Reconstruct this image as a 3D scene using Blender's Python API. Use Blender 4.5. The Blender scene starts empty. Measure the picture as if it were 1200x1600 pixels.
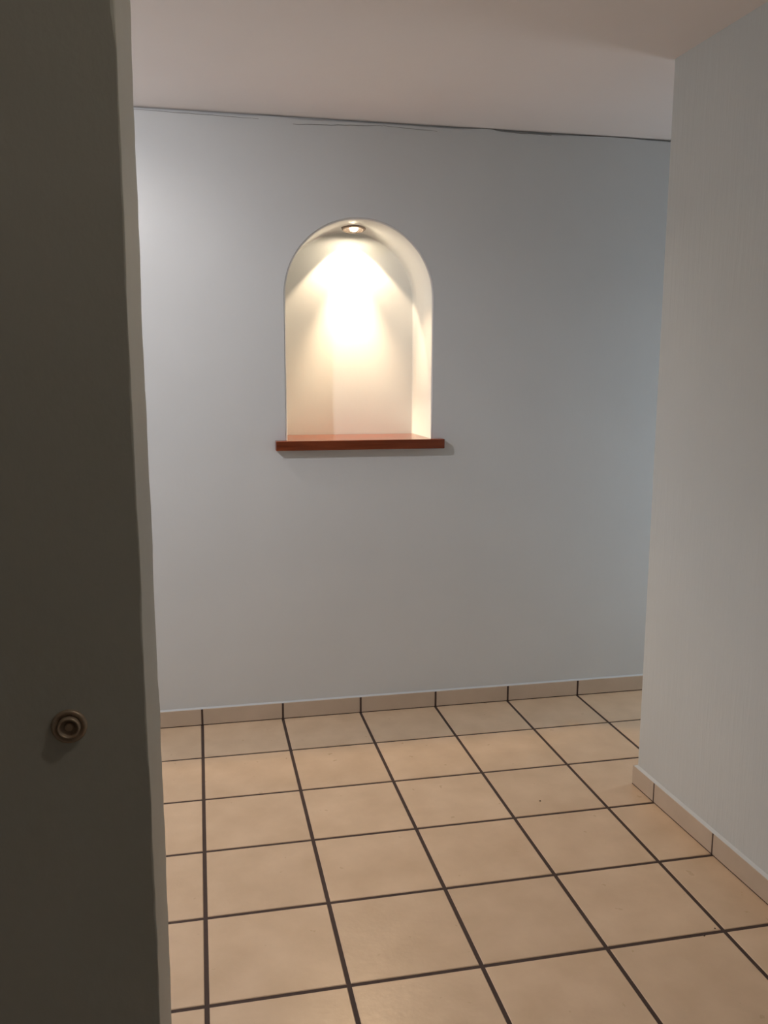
import bpy, bmesh, math, random
from mathutils import Vector, Matrix
from mathutils import noise as mnoise

random.seed(4)
S = bpy.context.scene
COL = S.collection
PI = math.pi

# ------------------------------------------------------------------ camera
cam_data = bpy.data.cameras.new('camera')
cam = bpy.data.objects.new('camera', cam_data)
COL.objects.link(cam)
S.camera = cam
cam_data.sensor_fit = 'VERTICAL'
cam_data.sensor_height = 36.0
cam_data.lens = 1353.23 / 1600.0 * 36.0
cam_data.clip_start = 0.01
cam_data.clip_end = 100
PITCH, YAW, ROLL = math.radians(9.2015), math.radians(12.0611), math.radians(0.1384)
Yw = Matrix(((math.cos(YAW), -math.sin(YAW), 0), (math.sin(YAW), math.cos(YAW), 0), (0, 0, 1)))
Bs = Matrix(((1, 0, 0), (0, 0, -1), (0, 1, 0)))
Px = Matrix(((1, 0, 0), (0, math.cos(PITCH), -math.sin(PITCH)), (0, math.sin(PITCH), math.cos(PITCH))))
Rz = Matrix(((math.cos(ROLL), -math.sin(ROLL), 0), (math.sin(ROLL), math.cos(ROLL), 0), (0, 0, 1)))
W2C = Rz @ Px @ Bs @ Yw                      # rows: right, down, forward
rot = Matrix((W2C[0], -W2C[1], -W2C[2])).transposed()
cam.matrix_world = Matrix.Translation((0.0226, -3.492, 1.449)) @ rot.to_4x4()

# ------------------------------------------------------------------ light
S.view_settings.view_transform = 'Standard'
S.view_settings.look = 'None'
S.view_settings.gamma = 1.0
S.view_settings.use_curve_mapping = False
S.view_settings.exposure = 0.0
S.cycles.use_denoising = True
S.cycles.max_bounces = 12
S.cycles.diffuse_bounces = 8
S.cycles.sample_clamp_indirect = 6.0
S.cycles.caustics_reflective = False

SKY = 5.0              # daylight outside the window
WASH_W = 14.0          # niche lamp: light thrown back on the niche wall
SPILL_W = 28.0         # niche lamp: wide light thrown down and out to the floor
CORE_W = 44.0          # niche lamp: narrow beam
CEIL_W = 13.0          # unseen downlight on the left, inferred from the scallop on the back wall
FILL_W = 65.0  # second unseen downlight on the left, added to fill the back wall
HALL_FILL_W = 7.5           # weak unseen downlight, added in the passage to lift the dark partition
LAMP_COL = (1.0, 0.73, 0.47)
SPILL_COL = (1.0, 0.68, 0.39)
CEIL_COL = (1.0, 0.92, 0.88)
FILL_COL = (1.0, 0.95, 0.98)
HALL_FILL_COL = (1.0, 0.88, 0.68)

world = bpy.data.worlds.new('sky')
S.world = world
world.use_nodes = True
wn = world.node_tree
wn.nodes.clear()
w_out = wn.nodes.new('ShaderNodeOutputWorld')
w_bg = wn.nodes.new('ShaderNodeBackground')
w_tc = wn.nodes.new('ShaderNodeTexCoord')
w_sep = wn.nodes.new('ShaderNodeSeparateXYZ')
w_rmp = wn.nodes.new('ShaderNodeValToRGB')
w_add = wn.nodes.new('ShaderNodeMath'); w_add.operation = 'MULTIPLY_ADD'
w_add.inputs[1].default_value = 0.5; w_add.inputs[2].default_value = 0.5
wn.links.new(w_tc.outputs['Generated'], w_sep.inputs[0])
wn.links.new(w_sep.outputs['Z'], w_add.inputs[0])
wn.links.new(w_add.outputs[0], w_rmp.inputs[0])
wn.links.new(w_rmp.outputs[0], w_bg.inputs[0])
wn.links.new(w_bg.outputs[0], w_out.inputs[0])
e = w_rmp.color_ramp.elements
e[0].position = 0.42; e[0].color = (0.66, 0.72, 0.79, 1)
e[1].position = 0.62; e[1].color = (0.82, 0.91, 1.0, 1)
w_bg.inputs['Strength'].default_value = SKY

# opening in the side wall on the left, out of view
WX = -1.75
WIN_Y0, WIN_Y1, WIN_Z0, WIN_Z1 = -1.10, -0.25, 0.95, 1.95
# a second, smaller opening, added unseen at the far right to brighten the back wall
XR = 3.1
W2_Y0, W2_Y1, W2_Z0, W2_Z1 = -0.78, -0.18, 0.30, 1.80
def portal(name, sx, sy, loc, ry):
    d = bpy.data.lights.new(name, 'AREA')
    d.shape = 'RECTANGLE'
    d.size = sx; d.size_y = sy
    d.cycles.is_portal = True
    o = bpy.data.objects.new(name, d)
    COL.objects.link(o)
    o.location = loc
    o.rotation_euler = (0, ry, 0)
portal('window_portal', WIN_Z1 - WIN_Z0, WIN_Y1 - WIN_Y0, (WX - 0.13, (WIN_Y0 + WIN_Y1) / 2, (WIN_Z0 + WIN_Z1) / 2), -PI / 2)
portal('window_portal', W2_Z1 - W2_Z0, W2_Y1 - W2_Y0, (XR + 0.13, (W2_Y0 + W2_Y1) / 2, (W2_Z0 + W2_Z1) / 2), PI / 2)

# ------------------------------------------------------------------ helpers
def new_mat(name):
    m = bpy.data.materials.new(name)
    m.use_nodes = True
    nt = m.node_tree
    return m, nt, nt.nodes['Principled BSDF']

def N(nt, kind, **kw):
    n = nt.nodes.new(kind)
    for k, v in kw.items():
        setattr(n, k, v)
    return n

def mapped(nt, scale):
    tc = N(nt, 'ShaderNodeTexCoord')
    mp = N(nt, 'ShaderNodeMapping')
    mp.inputs['Scale'].default_value = scale
    nt.links.new(tc.outputs['Object'], mp.inputs['Vector'])
    return mp.outputs['Vector']

def obj(name, bm, mats, parent=None, smooth=False, kind=None):
    me = bpy.data.meshes.new(name)
    bm.normal_update()
    bm.to_mesh(me)
    bm.free()
    o = bpy.data.objects.new(name, me)
    COL.objects.link(o)
    for m in (mats if isinstance(mats, (list, tuple)) else [mats]):
        me.materials.append(m)
    if smooth:
        me.polygons.foreach_set('use_smooth', [True] * len(me.polygons))
    if parent is not None:
        o.parent = parent
    if kind:
        o['kind'] = kind
    return o

def box(bm, x0, x1, y0, y1, z0, z1, bev=0.0, seg=2, mi=0):
    r = bmesh.ops.create_cube(bm, size=1.0)
    vs = r['verts']
    for v in vs:
        v.co.x = x0 if v.co.x < 0 else x1
        v.co.y = y0 if v.co.y < 0 else y1
        v.co.z = z0 if v.co.z < 0 else z1
    fs = {f for v in vs for f in v.link_faces}
    for f in fs:
        f.material_index = mi
    if bev:
        es = list({ed for v in vs for ed in v.link_edges})
        bmesh.ops.bevel(bm, geom=es, offset=bev, segments=seg, affect='EDGES', profile=0.5, material=-1)

def lathe(bm, prof, n=48, cx=0, cy=0, cz=0, axis='Z', mi=0):
    """prof: list of (radius, height); revolved about axis through (cx,cy,cz)."""
    rings = []
    for r, h in prof:
        if r < 1e-6:
            p = (cx, cy, cz + h) if axis == 'Z' else (cx, cy - h, cz)
            rings.append([bm.verts.new(p)])
            continue
        ring = []
        for k in range(n):
            a = 2 * PI * k / n
            if axis == 'Z':
                p = (cx + r * math.cos(a), cy + r * math.sin(a), cz + h)
            else:                            # height runs towards -Y
                p = (cx + r * math.cos(a), cy - h, cz + r * math.sin(a))
            ring.append(bm.verts.new(p))
        rings.append(ring)
    for A, B in zip(rings, rings[1:]):
        for k in range(n):
            a0, a1 = A[k % len(A)], A[(k + 1) % len(A)]
            b0, b1 = B[k % len(B)], B[(k + 1) % len(B)]
            vs = []
            for v in (a0, a1, b1, b0):
                if v not in vs:
                    vs.append(v)
            if len(vs) >= 3:
                try:
                    f = bm.faces.new(vs); f.material_index = mi; f.smooth = True
                except ValueError:
                    pass
    bmesh.ops.recalc_face_normals(bm, faces=bm.faces[:])

def tag(o, label, cat, group=None):
    o['label'] = label
    o['category'] = cat
    if group:
        o['group'] = group
    return o

# ------------------------------------------------------------------ materials
def paint(name, base, dark, bump_scale, bump_strength, rough=0.55, spec=0.3):
    m, nt, b = new_mat(name)
    v = mapped(nt, (1, 1, 1))
    n1 = N(nt, 'ShaderNodeTexNoise'); n1.inputs['Scale'].default_value = 2.3; n1.inputs['Detail'].default_value = 5
    nt.links.new(v, n1.inputs['Vector'])
    mx = N(nt, 'ShaderNodeMix', data_type='RGBA')
    mx.inputs['A'].default_value = (*dark, 1); mx.inputs['B'].default_value = (*base, 1)
    rp = N(nt, 'ShaderNodeMapRange'); rp.inputs['From Min'].default_value = 0.3; rp.inputs['From Max'].default_value = 0.65
    nt.links.new(n1.outputs['Fac'], rp.inputs['Value'])
    nt.links.new(rp.outputs['Result'], mx.inputs['Factor'])
    nt.links.new(mx.outputs['Result'], b.inputs['Base Color'])
    b.inputs['Roughness'].default_value = rough
    b.inputs['Specular IOR Level'].default_value = spec
    v2 = mapped(nt, bump_scale)
    n2 = N(nt, 'ShaderNodeTexNoise'); n2.inputs['Scale'].default_value = 1.0; n2.inputs['Detail'].default_value = 4; n2.inputs['Roughness'].default_value = 0.6
    nt.links.new(v2, n2.inputs['Vector'])
    bp = N(nt, 'ShaderNodeBump'); bp.inputs['Strength'].default_value = bump_strength; bp.inputs['Distance'].default_value = 0.004
    nt.links.new(n2.outputs['Fac'], bp.inputs['Height'])
    nt.links.new(bp.outputs['Normal'], b.inputs['Normal'])
    return m

WALL = (0.60, 0.63, 0.64)
WALL_D = (0.575, 0.605, 0.615)
M_wall = paint('blue_grey_wall_paint', WALL, WALL_D, (40, 40, 25), 0.10)
M_comb = paint('combed_wall_paint', (0.57, 0.595, 0.59), (0.545, 0.57, 0.565), (70, 70, 5), 0.35)
M_left = paint('rough_plaster_paint', (0.63, 0.645, 0.63), (0.54, 0.555, 0.53), (60, 60, 40), 0.10)
M_ceil = paint('white_ceiling_paint', (0.80, 0.755, 0.735), (0.78, 0.735, 0.715), (30, 30, 30), 0.12, 0.7, 0.2)

def tile_material(name, base, dark, per_tile=True, rough=0.30):
    m, nt, b = new_mat(name)
    v = mapped(nt, (1, 1, 1))
    n1 = N(nt, 'ShaderNodeTexNoise'); n1.inputs['Scale'].default_value = 8; n1.inputs['Detail'].default_value = 5; n1.inputs['Roughness'].default_value = 0.5
    nt.links.new(v, n1.inputs['Vector'])
    rp = N(nt, 'ShaderNodeMapRange'); rp.inputs['From Min'].default_value = 0.25; rp.inputs['From Max'].default_value = 0.72
    nt.links.new(n1.outputs['Fac'], rp.inputs['Value'])
    mx = N(nt, 'ShaderNodeMix', data_type='RGBA')
    mx.inputs['A'].default_value = (*dark, 1); mx.inputs['B'].default_value = (*base, 1)
    nt.links.new(rp.outputs['Result'], mx.inputs['Factor'])
    col = mx.outputs['Result']
    if per_tile:
        mp = N(nt, 'ShaderNodeMapping')
        mp.inputs['Location'].default_value = (0, 0.957, 0.5)
        mp.inputs['Scale'].default_value = (3, 3, 0)
        tc = N(nt, 'ShaderNodeTexCoord')
        nt.links.new(tc.outputs['Object'], mp.inputs['Vector'])
        fl = N(nt, 'ShaderNodeVectorMath', operation='FLOOR')
        nt.links.new(mp.outputs['Vector'], fl.inputs[0])
        wh = N(nt, 'ShaderNodeTexWhiteNoise', noise_dimensions='3D')
        nt.links.new(fl.outputs['Vector'], wh.inputs['Vector'])
        r2 = N(nt, 'ShaderNodeMapRange'); r2.inputs['To Min'].default_value = 0.95; r2.inputs['To Max'].default_value = 1.04
        nt.links.new(wh.outputs['Value'], r2.inputs['Value'])
        hs = N(nt, 'ShaderNodeHueSaturation')
        nt.links.new(r2.outputs['Result'], hs.inputs['Value'])
        nt.links.new(col, hs.inputs['Color'])
        col = hs.outputs['Color']
    nt.links.new(col, b.inputs['Base Color'])
    b.inputs['Specular IOR Level'].default_value = 0.5
    n3 = N(nt, 'ShaderNodeTexNoise'); n3.inputs['Scale'].default_value = 24; n3.inputs['Detail'].default_value = 4
    nt.links.new(v, n3.inputs['Vector'])
    r3 = N(nt, 'ShaderNodeMapRange'); r3.inputs['To Min'].default_value = rough - 0.02; r3.inputs['To Max'].default_value = rough + 0.06
    nt.links.new(n3.outputs['Fac'], r3.inputs['Value'])
    nt.links.new(r3.outputs['Result'], b.inputs['Roughness'])
    bp = N(nt, 'ShaderNodeBump'); bp.inputs['Strength'].default_value = 0.22; bp.inputs['Distance'].default_value = 0.003
    n4 = N(nt, 'ShaderNodeTexNoise'); n4.inputs['Scale'].default_value = 38; n4.inputs['Detail'].default_value = 3
    nt.links.new(v, n4.inputs['Vector'])
    nt.links.new(n4.outputs['Fac'], bp.inputs['Height'])
    nt.links.new(bp.outputs['Normal'], b.inputs['Normal'])
    return m

M_tile = tile_material('beige_floor_tile', (0.70, 0.52, 0.355), (0.59, 0.425, 0.275), True, 0.27)
M_skirt = tile_material('beige_skirting_tile', (0.54, 0.44, 0.345), (0.48, 0.39, 0.30), False, 0.34)

def plain(name, colr, rough=0.6, metal=0.0, nscale=40.0, var=0.15):
    m, nt, b = new_mat(name)
    v = mapped(nt, (1, 1, 1))
    n1 = N(nt, 'ShaderNodeTexNoise'); n1.inputs['Scale'].default_value = nscale; n1.inputs['Detail'].default_value = 4
    nt.links.new(v, n1.inputs['Vector'])
    mx = N(nt, 'ShaderNodeMix', data_type='RGBA')
    mx.inputs['A'].default_value = (*[c * (1 - var) for c in colr], 1)
    mx.inputs['B'].default_value = (*[min(1, c * (1 + var)) for c in colr], 1)
    nt.links.new(n1.outputs['Fac'], mx.inputs['Factor'])
    nt.links.new(mx.outputs['Result'], b.inputs['Base Color'])
    b.inputs['Roughness'].default_value = rough
    b.inputs['Metallic'].default_value = metal
    return m

M_grout = plain('dark_brown_grout', (0.062, 0.039, 0.031), 0.9)
M_crack = plain('grey_crack', (0.22, 0.225, 0.22), 0.9)
M_scuff = plain('brown_scuff', (0.12, 0.08, 0.06), 0.9)
M_metal = plain('brushed_brown_nickel', (0.22, 0.18, 0.155), 0.42, 1.0, 60, 0.08)
M_refl = plain('lamp_reflector', (0.16, 0.13, 0.115), 0.4, 1.0, 60, 0.05)
M_brass = plain('tarnished_brass', (0.50, 0.40, 0.32), 0.42, 0.40, 120, 0.2)
M_frame = plain('white_window_frame', (0.75, 0.75, 0.74), 0.4)

def wood_material():
    m, nt, b = new_mat('varnished_red_brown_wood')
    v = mapped(nt, (3, 40, 40))
    n1 = N(nt, 'ShaderNodeTexNoise'); n1.inputs['Scale'].default_value = 1.4; n1.inputs['Detail'].default_value = 6; n1.inputs['Distortion'].default_value = 0.6
    nt.links.new(v, n1.inputs['Vector'])
    rp = N(nt, 'ShaderNodeValToRGB')
    q = rp.color_ramp.elements
    q[0].position = 0.3; q[0].color = (0.12, 0.027, 0.010, 1)
    q[1].position = 0.72; q[1].color = (0.21, 0.050, 0.018, 1)
    nt.links.new(n1.outputs['Fac'], rp.inputs['Fac'])
    nt.links.new(rp.outputs['Color'], b.inputs['Base Color'])
    b.inputs['Roughness'].default_value = 0.22
    b.inputs['Coat Weight'].default_value = 0.15
    b.inputs['Coat Roughness'].default_value = 0.12
    return m
M_wood = wood_material()

m, nt, b = new_mat('lamp_glass_lit')
b.inputs['Base Color'].default_value = (1, 0.95, 0.9, 1)
b.inputs['Emission Color'].default_value = (1.0, 0.80, 0.56, 1)
b.inputs['Emission Strength'].default_value = 450.0
M_bulb = m
M_bulb2 = M_bulb.copy(); M_bulb2.name = 'unseen_lamp_glass_lit'
M_bulb2.node_tree.nodes['Principled BSDF'].inputs['Emission Strength'].default_value = 12.0

m, nt, b = new_mat('window_glass')
nt.nodes.remove(b)
tr = N(nt, 'ShaderNodeBsdfTransparent'); gl = N(nt, 'ShaderNodeBsdfGlossy'); gl.inputs['Roughness'].default_value = 0.02
ms = N(nt, 'ShaderNodeMixShader')
ms.inputs[0].default_value = 0.06; nt.links.new(tr.outputs[0], ms.inputs[1]); nt.links.new(gl.outputs[0], ms.inputs[2])
nt.links.new(ms.outputs[0], nt.nodes['Material Output'].inputs['Surface'])
M_glass = m

# ------------------------------------------------------------------ room data
T = 1.0 / 3.0                    # tile pitch
ROW = -0.957 * T                 # first joint line in front of the back wall
CEIL = 2.41
YF = -5.0                        # wall behind the camera
HS = 0.0700                      # skirting height

# ---- floor: one mesh, bevelled tiles standing 2 mm proud of a dark grout bed
bm = bmesh.new()
box(bm, WX, XR, YF, 0.0, -0.08, -0.0022, mi=1)
G = 0.0057
B = 0.0018
def tile(x0, x1, y0, y1):
    if x1 - x0 < 0.02 or y1 - y0 < 0.02:
        return
    dz = random.uniform(-0.0002, 0.0002)
    lo = [bm.verts.new(p) for p in ((x0, y0, -0.0026), (x1, y0, -0.0026), (x1, y1, -0.0026), (x0, y1, -0.0026))]
    md = [bm.verts.new(p) for p in ((x0, y0, -B * .8 + dz), (x1, y0, -B * .8 + dz), (x1, y1, -B * .8 + dz), (x0, y1, -B * .8 + dz))]
    hi = [bm.verts.new(p) for p in ((x0 + B, y0 + B, dz), (x1 - B, y0 + B, dz), (x1 - B, y1 - B, dz), (x0 + B, y1 - B, dz))]
    bm.faces.new(hi)
    for a, c in ((lo, md), (md, hi)):
        for k in range(4):
            bm.faces.new((a[k], a[(k + 1) % 4], c[(k + 1) % 4], c[k]))
rows = [0.0] + [ROW - k * T for k in range(16)]
i0, i1 = int(math.floor(WX / T)), int(math.ceil(XR / T))
for r in range(len(rows) - 1):
    yb, ya = rows[r], max(rows[r + 1], YF)
    if ya >= yb:
        break
    for i in range(i0, i1):
        tile(max(i * T + G, WX), min((i + 1) * T - G, XR), ya + G, yb - (G if r else 0))
obj('floor', bm, [M_tile, M_grout], kind='structure')

# ---- ceiling
bm = bmesh.new()
box(bm, WX - 0.14, XR + 0.14, YF, 0.45, CEIL, CEIL + 0.1)
obj('ceiling', bm, M_ceil, kind='structure')

# ---- back wall with the arched niche
NX, NR, NZ = 0.6685, 0.2975, 1.7435       # niche centre, radius, springing height
ND = 0.30                                 # niche depth
NB = 1.150                                # niche floor, under the shelf
def arch(r, zb, n=48):
    pts = [(NX + r, zb), (NX + r, zb + 0.2), (NX + r, zb + 0.4)]
    for k in range(n + 1):
        a = PI * k / n
        pts.append((NX + r * math.cos(a), NZ + r * math.sin(a)))
    pts += [(NX - r, zb + 0.4), (NX - r, zb + 0.2), (NX - r, zb)]
    return pts
bm = bmesh.new()
RB = 0.007                                # rounded plaster arris
def ring(r, zb, y):
    return [bm.verts.new((x, y, z)) for x, z in arch(r, zb)]
prof = [(RB * (1 - math.sin(a)), RB * (1 - math.cos(a))) for a in [PI / 2 * k / 4 for k in range(5)]]
rings = [ring(NR + off, NB - off, d) for off, d in prof]       # off RB -> 0, depth 0 -> RB
for d in (0.08, 0.16, 0.24, 0.29):
    rings.append(ring(NR, NB, d))
rings.append(ring(NR - 0.003, NB + 0.003, 0.2975))
rings.append(ring(NR - 0.008, NB + 0.008, ND))
n = len(rings[0])
for A, Bq in zip(rings, rings[1:]):
    for k in range(n):
        f = bm.faces.new((A[k], A[(k + 1) % n], Bq[(k + 1) % n], Bq[k])); f.smooth = True
bm.faces.new(rings[-1])
# front face: outline with a wavy top edge under the ceiling crack
WT = []
xs = [WX - 0.14 + k * 0.03 for k in range(int((XR + 0.02 - WX + 0.14) / 0.03) + 1)]
def gap(x):
    g = 0.0115 + 0.004 * mnoise.noise((x * 3.1, 1.7, 0)) + 0.0018 * mnoise.noise((x * 17, 4.2, 0))
    if x < 0.25:
        g -= 0.003 * min(1, (0.25 - x) / 0.25)
    for c, w, d in ((0.33, 0.05, 0.004), (1.18, 0.08, 0.0085), (1.75, 0.22, 0.004)):
        g -= d * math.exp(-((x - c) / w) ** 2)
    return max(g, 0.0015)
top = [bm.verts.new((x, 0, CEIL - gap(x))) for x in xs]
topb = [bm.verts.new((x, 0.018, CEIL - gap(x) + 0.001)) for x in xs]
backup = [bm.verts.new((x, 0.018, CEIL)) for x in xs]
for k in range(len(xs) - 1):
    bm.faces.new((top[k], top[k + 1], topb[k + 1], topb[k]))
    bm.faces.new((topb[k], topb[k + 1], backup[k + 1], backup[k]))
bl = bm.verts.new((xs[0], 0, -0.02)); br = bm.verts.new((xs[-1], 0, -0.02))
outer = [bl, br] + top[::-1]
edges = []
for k in range(len(outer)):
    ed = bm.edges.get((outer[k], outer[(k + 1) % len(outer)])) or bm.edges.new((outer[k], outer[(k + 1) % len(outer)]))
    edges.append(ed)
for k in range(n):
    edges.append(bm.edges.get((rings[0][k], rings[0][(k + 1) % n])))
bmesh.ops.triangle_fill(bm, use_beauty=True, edges=edges)
# thickness behind
box(bm, xs[0], xs[-1], 0.36, 0.44, -0.02, CEIL)
bmesh.ops.recalc_face_normals(bm, faces=bm.faces[:])
for f in bm.faces:
    c = f.calc_center_median()
    if abs(c.y) < 1e-5 and f.normal.y > 0:
        f.normal_flip()
# hairline cracks in the paint just under the ceiling
def crack(pts, w):
    L = []
    for k, (x, z) in enumerate(pts):
        ww = w * (0.5 + 0.5 * math.sin(PI * (k + 0.5) / len(pts)))
        L.append((bm.verts.new((x, -0.0006, z - ww / 2)), bm.verts.new((x, -0.0006, z + ww / 2))))
    for (a0, a1), (b0, b1) in zip(L, L[1:]):
        f = bm.faces.new((a0, b0, b1, a1)); f.material_index = 1
def line(x0, z0, x1, z1, n=14, j=0.0015):
    return [(x0 + (x1 - x0) * k / n, z0 + (z1 - z0) * k / n + random.uniform(-j, j)) for k in range(n + 1)]
crack(line(-0.18, 2.398, 0.28, 2.391, 16, 0.001), 0.0022)
crack(line(0.41, 2.379, 0.76, 2.394, 14), 0.0028)
crack(line(0.76, 2.394, 0.98, 2.386, 8), 0.0018)
crack(line(1.22, 2.402, 1.46, 2.396, 8), 0.0030)
# plaster fillet meeting the top of the skirting
f4 = [bm.verts.new(p) for p in ((WX, -0.0005, HS + 0.006), (XR, -0.0005, HS + 0.006), (XR, -0.006, HS - 0.001), (WX, -0.006, HS - 0.001))]
bm.faces.new(f4[::-1])
obj('wall_back', bm, [M_wall, M_crack], kind='structure')

# ---- skirting tiles
def skirting(name, joints, t, M, joint_w=0.0065):
    """joints: distances along local X; the strip is t thick towards local -Y."""
    bm = bmesh.new()
    box(bm, joints[0], joints[-1], -t + 0.0012, 0, 0, HS - 0.0012, mi=1)
    for a, c in zip(joints, joints[1:]):
        g0 = 0 if a == joints[0] else joint_w / 2
        g1 = 0 if c == joints[-1] else joint_w / 2
        box(bm, a + g0, c - g1, -t, -0.0005, 0.0035, HS, bev=0.0012, seg=2, mi=0)
    o = obj(name, bm, [M_skirt, M_grout], kind='structure')
    o.matrix_world = M
    return o
joints = [WX] + [i * T for i in range(-5, 10)]
skirting('baseboard_back', joints, 0.009, Matrix.Identity(4), 0.0085)

# ---- right-hand wall: a stub that ends short of the back wall
TILT = math.radians(1.56)                 # it runs slightly off the tile grid
RW = Matrix.Translation((1.505, -0.855, 0)) @ Matrix.Rotation(TILT, 4, 'Z')
# local frame: wall face at x=0, end at y=0, wall runs to -y, room side is -x
bm = bmesh.new()
box(bm, 0, 1.7, -4.2, 0, -0.02, CEIL + 0.02)
es = [ed for ed in bm.edges if all(abs(v.co.x) < 1e-6 and abs(v.co.y) < 1e-6 for v in ed.verts)]
bmesh.ops.bevel(bm, geom=es, offset=0.012, segments=4, affect='EDGES', profile=0.5)
pts = [(-0.0004, HS + 0.008), (-0.0078, HS - 0.0005)]
q = [bm.verts.new((pts[0][0], -4.2, pts[0][1])), bm.verts.new((pts[0][0], -0.004, pts[0][1])),
     bm.verts.new((pts[1][0], 0.006, pts[1][1])), bm.verts.new((pts[1][0], -4.2, pts[1][1]))]
bm.faces.new(q)
o = obj('wall_right', bm, M_comb, kind='structure')
o.matrix_world = RW
# skirting along it: local X of the strip runs towards -y of the wall, strip grows to -x
SK = RW @ Matrix(((0, 1, 0, 0), (-1, 0, 0, 0.011), (0, 0, 1, 0), (0, 0, 0, 1)))
j0 = -0.844
js = [0.0] + [(j0 - (ROW - k * T)) for k in range(2, 12)]
skirting('baseboard_right', js, 0.0095, SK)
# the short return of the skirting round the end of the wall
SK2 = RW @ Matrix(((-1, 0, 0, 1.6), (0, -1, 0, 0), (0, 0, 1, 0), (0, 0, 0, 1)))
skirting('baseboard_end', [0, 0.29, 0.62, 0.95, 1.28, 1.6], 0.0105, SK2)

# ---- left-hand partition that hides the room's left part (chipped plaster arris)
LY0, LY1, LX = -2.892, -2.730, -0.0195
bm = bmesh.new()
nz = 480
prof_rows = []
XL = WX
for k in range(nz + 1):
    z = -0.02 + (CEIL + 0.03) * k / nz
    ch = 0.0011 + 0.0009 * mnoise.noise((0, 3.3, z * 26)) + 0.0007 * mnoise.noise((0, 8.1, z * 90))
    big = mnoise.noise((5.0, 0, z * 11))
    if big > 0.25:
        ch += 0.004 * (big - 0.25)
    ch = max(ch, 0.0003)
    wx = 0.0010 * mnoise.noise((1.5, 0, z * 4)) + 0.0005 * mnoise.noise((2.5, 0, z * 15)) + 0.0004 * mnoise.noise((4.5, 1, z * 55))
    rx = 0.0005 * mnoise.noise((9.0, 2, z * 30))
    x = LX + wx
    prof_rows.append([(XL, LY0, z), (x - 0.05, LY0, z), (x - ch, LY0, z), (x - 0.28 * ch, LY0 + 0.28 * ch, z), (x, LY0 + ch, z),
                      (x + rx * .5, (LY0 + LY1) / 2, z), (x - 0.0003 + rx, LY1 - 0.002, z), (x - 0.0009 + rx, LY1 - 0.0006, z), (x - 0.0025, LY1, z), (XL, LY1, z)])
vr = [[bm.verts.new(p) for p in r] for r in prof_rows]
for A, Bq in zip(vr, vr[1:]):
    for k in range(len(A) - 1):
        bm.faces.new((A[k], A[k + 1], Bq[k + 1], Bq[k]))
bmesh.ops.recalc_face_normals(bm, faces=bm.faces[:])
obj('wall_left', bm, M_left, kind='structure')

# ---- the sides of the room that lie out of view
bm = bmesh.new()
t = 0.14
box(bm, WX - t, WX, YF, WIN_Y0, -0.02, CEIL)
box(bm, WX - t, WX, WIN_Y1, 0.0, -0.02, CEIL)
box(bm, WX - t, WX, WIN_Y0, WIN_Y1, WIN_Z1, CEIL)
box(bm, WX - t, WX, WIN_Y0, WIN_Y1, -0.02, WIN_Z0)
obj('wall_outer_left', bm, M_wall, kind='structure')
bm = bmesh.new(); box(bm, WX - t, XR + t, YF - 0.1, YF, -0.02, CEIL)
obj('wall_front', bm, M_wall, kind='structure')
bm = bmesh.new()
box(bm, XR, XR + t, YF, W2_Y0, -0.02, CEIL)
box(bm, XR, XR + t, W2_Y1, 0.44, -0.02, CEIL)
box(bm, XR, XR + t, W2_Y0, W2_Y1, W2_Z1, CEIL)
box(bm, XR, XR + t, W2_Y0, W2_Y1, -0.02, W2_Z0)
obj('wall_outer_right', bm, M_wall, kind='structure')
def window(name, xc, y0, y1, z0, z1, mullion):
    fw = 0.045
    bm = bmesh.new()
    bars = [(y0, y0 + fw, z0, z1), (y1 - fw, y1, z0, z1), (y0, y1, z0, z0 + fw), (y0, y1, z1 - fw, z1)]
    if mullion:
        bars.append(((y0 + y1) / 2 - .025, (y0 + y1) / 2 + .025, z0, z1))
    for a, c, e0, e1 in bars:
        box(bm, xc - 0.025, xc + 0.025, a, c, e0, e1, bev=0.004)
    w = obj(name, bm, M_frame, kind='structure')
    bm = bmesh.new(); box(bm, xc - 0.003, xc + 0.003, y0 + fw, y1 - fw, z0 + fw, z1 - fw)
    obj('window_pane', bm, M_glass, w)
window('window_1', WX - 0.065, WIN_Y0, WIN_Y1, WIN_Z0, WIN_Z1, True)
window('added_window', XR + 0.065, W2_Y0, W2_Y1, W2_Z0, W2_Z1, False)  # unseen window added for daylight on the back wall's right part

# ------------------------------------------------------------------ niche shelf
ST, SB = 1.1755, 1.1365
x0, x1, yf = 0.3205, 1.0155, -0.045
bm = bmesh.new()
out = [(x0, yf), (x1, yf), (x1, -0.0005), (NX + NR - 0.0015, -0.0005), (NX + NR - 0.0015, ND - 0.004), (NX - NR + 0.0015, ND - 0.004), (NX - NR + 0.0015, -0.0005), (x0, -0.0005)]
lo = [bm.verts.new((x, y, SB if y < 0.0 else 1.152)) for x, y in out]
hi = [bm.verts.new((x, y, ST)) for x, y in out]
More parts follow.
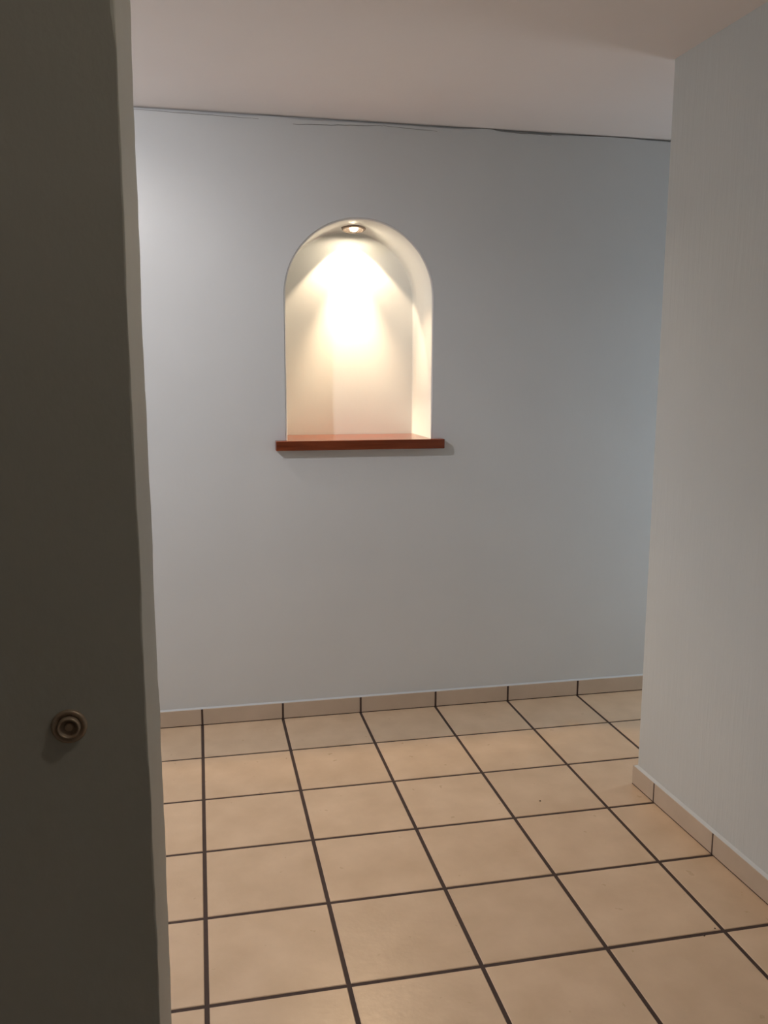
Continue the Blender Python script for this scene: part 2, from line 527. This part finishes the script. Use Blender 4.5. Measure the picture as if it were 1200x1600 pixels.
# straight underside for the lip, thinner slab inside the niche
inner = [bm.verts.new((NX + NR - 0.0015, -0.0005, 1.152)), bm.verts.new((NX - NR + 0.0015, -0.0005, 1.152))]
bm.faces.new((hi[0], hi[1], hi[2], hi[3], hi[6], hi[7])); bm.faces.new((hi[3], hi[4], hi[5], hi[6]))
bm.faces.new((lo[7], lo[6], lo[3], lo[2], lo[1], lo[0]))
bm.faces.new((inner[1], lo[5], lo[4], inner[0]))
bm.faces.new((lo[6], inner[1], inner[0], lo[3]))
for a, c in ((0, 1), (1, 2), (2, 3), (6, 7), (7, 0), (4, 5)):
    bm.faces.new((lo[a], lo[c], hi[c], hi[a]))
bm.faces.new((lo[3], inner[0], hi[3])); bm.faces.new((inner[0], lo[4], hi[4], hi[3]))
bm.faces.new((inner[1], lo[6], hi[6])); bm.faces.new((lo[5], inner[1], hi[6], hi[5]))
bmesh.ops.recalc_face_normals(bm, faces=bm.faces[:])
es = [ed for ed in bm.edges if all(v.co.y < -0.02 or (v.co.y < 0 and (v.co.x < x0 + .001 or v.co.x > x1 - .001)) for v in ed.verts) and ed.calc_length() > 0.03]
bmesh.ops.bevel(bm, geom=es, offset=0.0028, segments=3, affect='EDGES', profile=0.5)
sh = obj('niche_shelf', bm, M_wood)
tag(sh, 'reddish-brown varnished wooden shelf at the foot of the lit arched niche', 'shelf')

# ------------------------------------------------------------------ recessed lamp at the top of the arch
LX_, LY_, LZ_ = 0.6775, 0.185, NZ + NR - 0.0045
lamp = bpy.data.objects.new('recessed_downlight', None)
COL.objects.link(lamp)
lamp.location = (LX_, LY_, LZ_ - 0.004)
lamp.rotation_euler = (math.radians(-8), 0, 0)      # swivelled a little towards the room
tag(lamp, 'small lit round metal downlight set into the top of the arched niche', 'downlight')
bm = bmesh.new()
lathe(bm, [(0.034, 0.004), (0.034, -0.002), (0.036, -0.0045), (0.040, -0.0055), (0.046, -0.0045), (0.050, -0.001), (0.0515, 0.004), (0.0515, 0.012), (0.034, 0.012), (0.034, 0.004)], 64)
obj('trim_ring', bm, M_metal, lamp, True)
bm = bmesh.new()
lathe(bm, [(0.0342, -0.003), (0.031, -0.0028), (0.026, -0.0010), (0.020, 0.0006), (0.0158, 0.0010), (0.0158, 0.006), (0.0342, 0.0085)], 64)
obj('retaining_ring', bm, M_refl, lamp, True)
bm = bmesh.new()
lathe(bm, [(0.0, -0.0085), (0.006, -0.0078), (0.0115, -0.0058), (0.0150, -0.0022), (0.0155, 0.001), (0.0155, 0.011), (0.0, 0.012)], 48)
obj('bulb', bm, M_bulb, lamp, True)
def spot(name, watts, ang, blend, tilt, dy, colour=LAMP_COL, r=0.010):
    d = bpy.data.lights.new(name, 'SPOT')
    d.energy = watts; d.color = colour
    d.spot_size = math.radians(ang); d.spot_blend = blend; d.shadow_soft_size = r
    o = bpy.data.objects.new(name, d); COL.objects.link(o)
    o.parent = lamp
    o.location = (0, dy, -0.020)
    o.rotation_euler = (math.radians(tilt + 8), 0, 0)
spot('lamp_wash', WASH_W, 92, 0.15, 22, 0.012)
spot('lamp_spill', SPILL_W, 88, 0.6, -14, -0.028, SPILL_COL)
spot('lamp_core', CORE_W, 54, 1.0, 11, 0.0)

# the same fitting in unseen ceilings: one inferred, two added as fill light
def unseen_downlight(x, y, watts, colour, tilt, label):
    root = lamp.copy(); COL.objects.link(root)
    root.location = (x, y, CEIL - 0.0045)
    root.rotation_euler = (0, 0, 0)
    tag(root, label, 'downlight')
    for ch in list(lamp.children):
        if ch.type == 'MESH':
            c = ch.copy(); COL.objects.link(c); c.parent = root
            if ch.name.startswith('bulb'):
                c.data = ch.data.copy(); c.data.materials[0] = M_bulb2
    d = bpy.data.lights.new('unseen_lamp', 'SPOT')
    d.energy = watts; d.color = colour
    d.spot_size = math.radians(150); d.spot_blend = 0.6; d.shadow_soft_size = 0.02
    o = bpy.data.objects.new('unseen_lamp', d); COL.objects.link(o)
    o.parent = root; o.location = (0, 0, -0.022); o.rotation_euler = (math.radians(tilt), 0, 0)
unseen_downlight(-0.70, -0.42, CEIL_W, CEIL_COL, 16, 'round metal downlight in the ceiling close to the back wall, behind the dark partition')
unseen_downlight(-0.90, -1.60, FILL_W, FILL_COL, 35, 'unseen fill downlight added in the middle of the ceiling behind the dark partition')
unseen_downlight(0.68, -3.24, HALL_FILL_W, HALL_FILL_COL, 0, 'unseen fill downlight added in the passage ceiling in front of the dark partition')

# ------------------------------------------------------------------ round brass fitting on the dark partition
bt = bpy.data.objects.new('wall_fitting', None)
COL.objects.link(bt)
bt.location = (-0.0712, LY0, 1.2068)
tag(bt, 'small round tarnished brass fitting with a raised hollow centre on the dark partition wall', 'wall fitting')
bm = bmesh.new()
lathe(bm, [(0.0, 0.0006), (0.0070, 0.0006), (0.0072, 0.0010), (0.0084, 0.0012), (0.0094, 0.0022), (0.0106, 0.0028), (0.0116, 0.0022), (0.0120, 0.0010), (0.0120, -0.001)], 56, axis='Y')
obj('base_ring', bm, M_brass, bt, True)
bm = bmesh.new()
lathe(bm, [(0.0078, 0.0008), (0.0076, 0.0046), (0.0070, 0.0056), (0.0062, 0.0054), (0.0057, 0.0044), (0.0054, 0.0012), (0.0, 0.0011)], 48, axis='Y')
obj('cup', bm, M_brass, bt, True)
bm = bmesh.new()
lathe(bm, [(0.0031, 0.0009), (0.0030, 0.0022), (0.0022, 0.0030), (0.0, 0.0033)], 32, axis='Y')
obj('screw', bm, M_brass, bt, True)

# ------------------------------------------------------------------ grit on the floor
def grit(x, y, s, label):
    bm = bmesh.new()
    bmesh.ops.create_icosphere(bm, subdivisions=2, radius=s)
    for v in bm.verts:
        v.co *= 1 + 0.35 * mnoise.noise(v.co * 400 + Vector((x, y, 0)))
        v.co.z *= 0.7
    o = obj('grit', bm, M_scuff, None, True)
    o.location = (x, y, s * 0.62)
    tag(o, label, 'grit', 'grit on the floor tiles')
grit(1.125, -0.899, 0.0030, 'single dark speck of grit on a tile in the middle of the floor')
grit(1.314, -1.640, 0.0022, 'tiny dark speck of grit just behind a grout crossing near the right skirting')
grit(1.269, -1.661, 0.0027, 'small dark speck of grit just in front of a grout crossing near the right skirting')
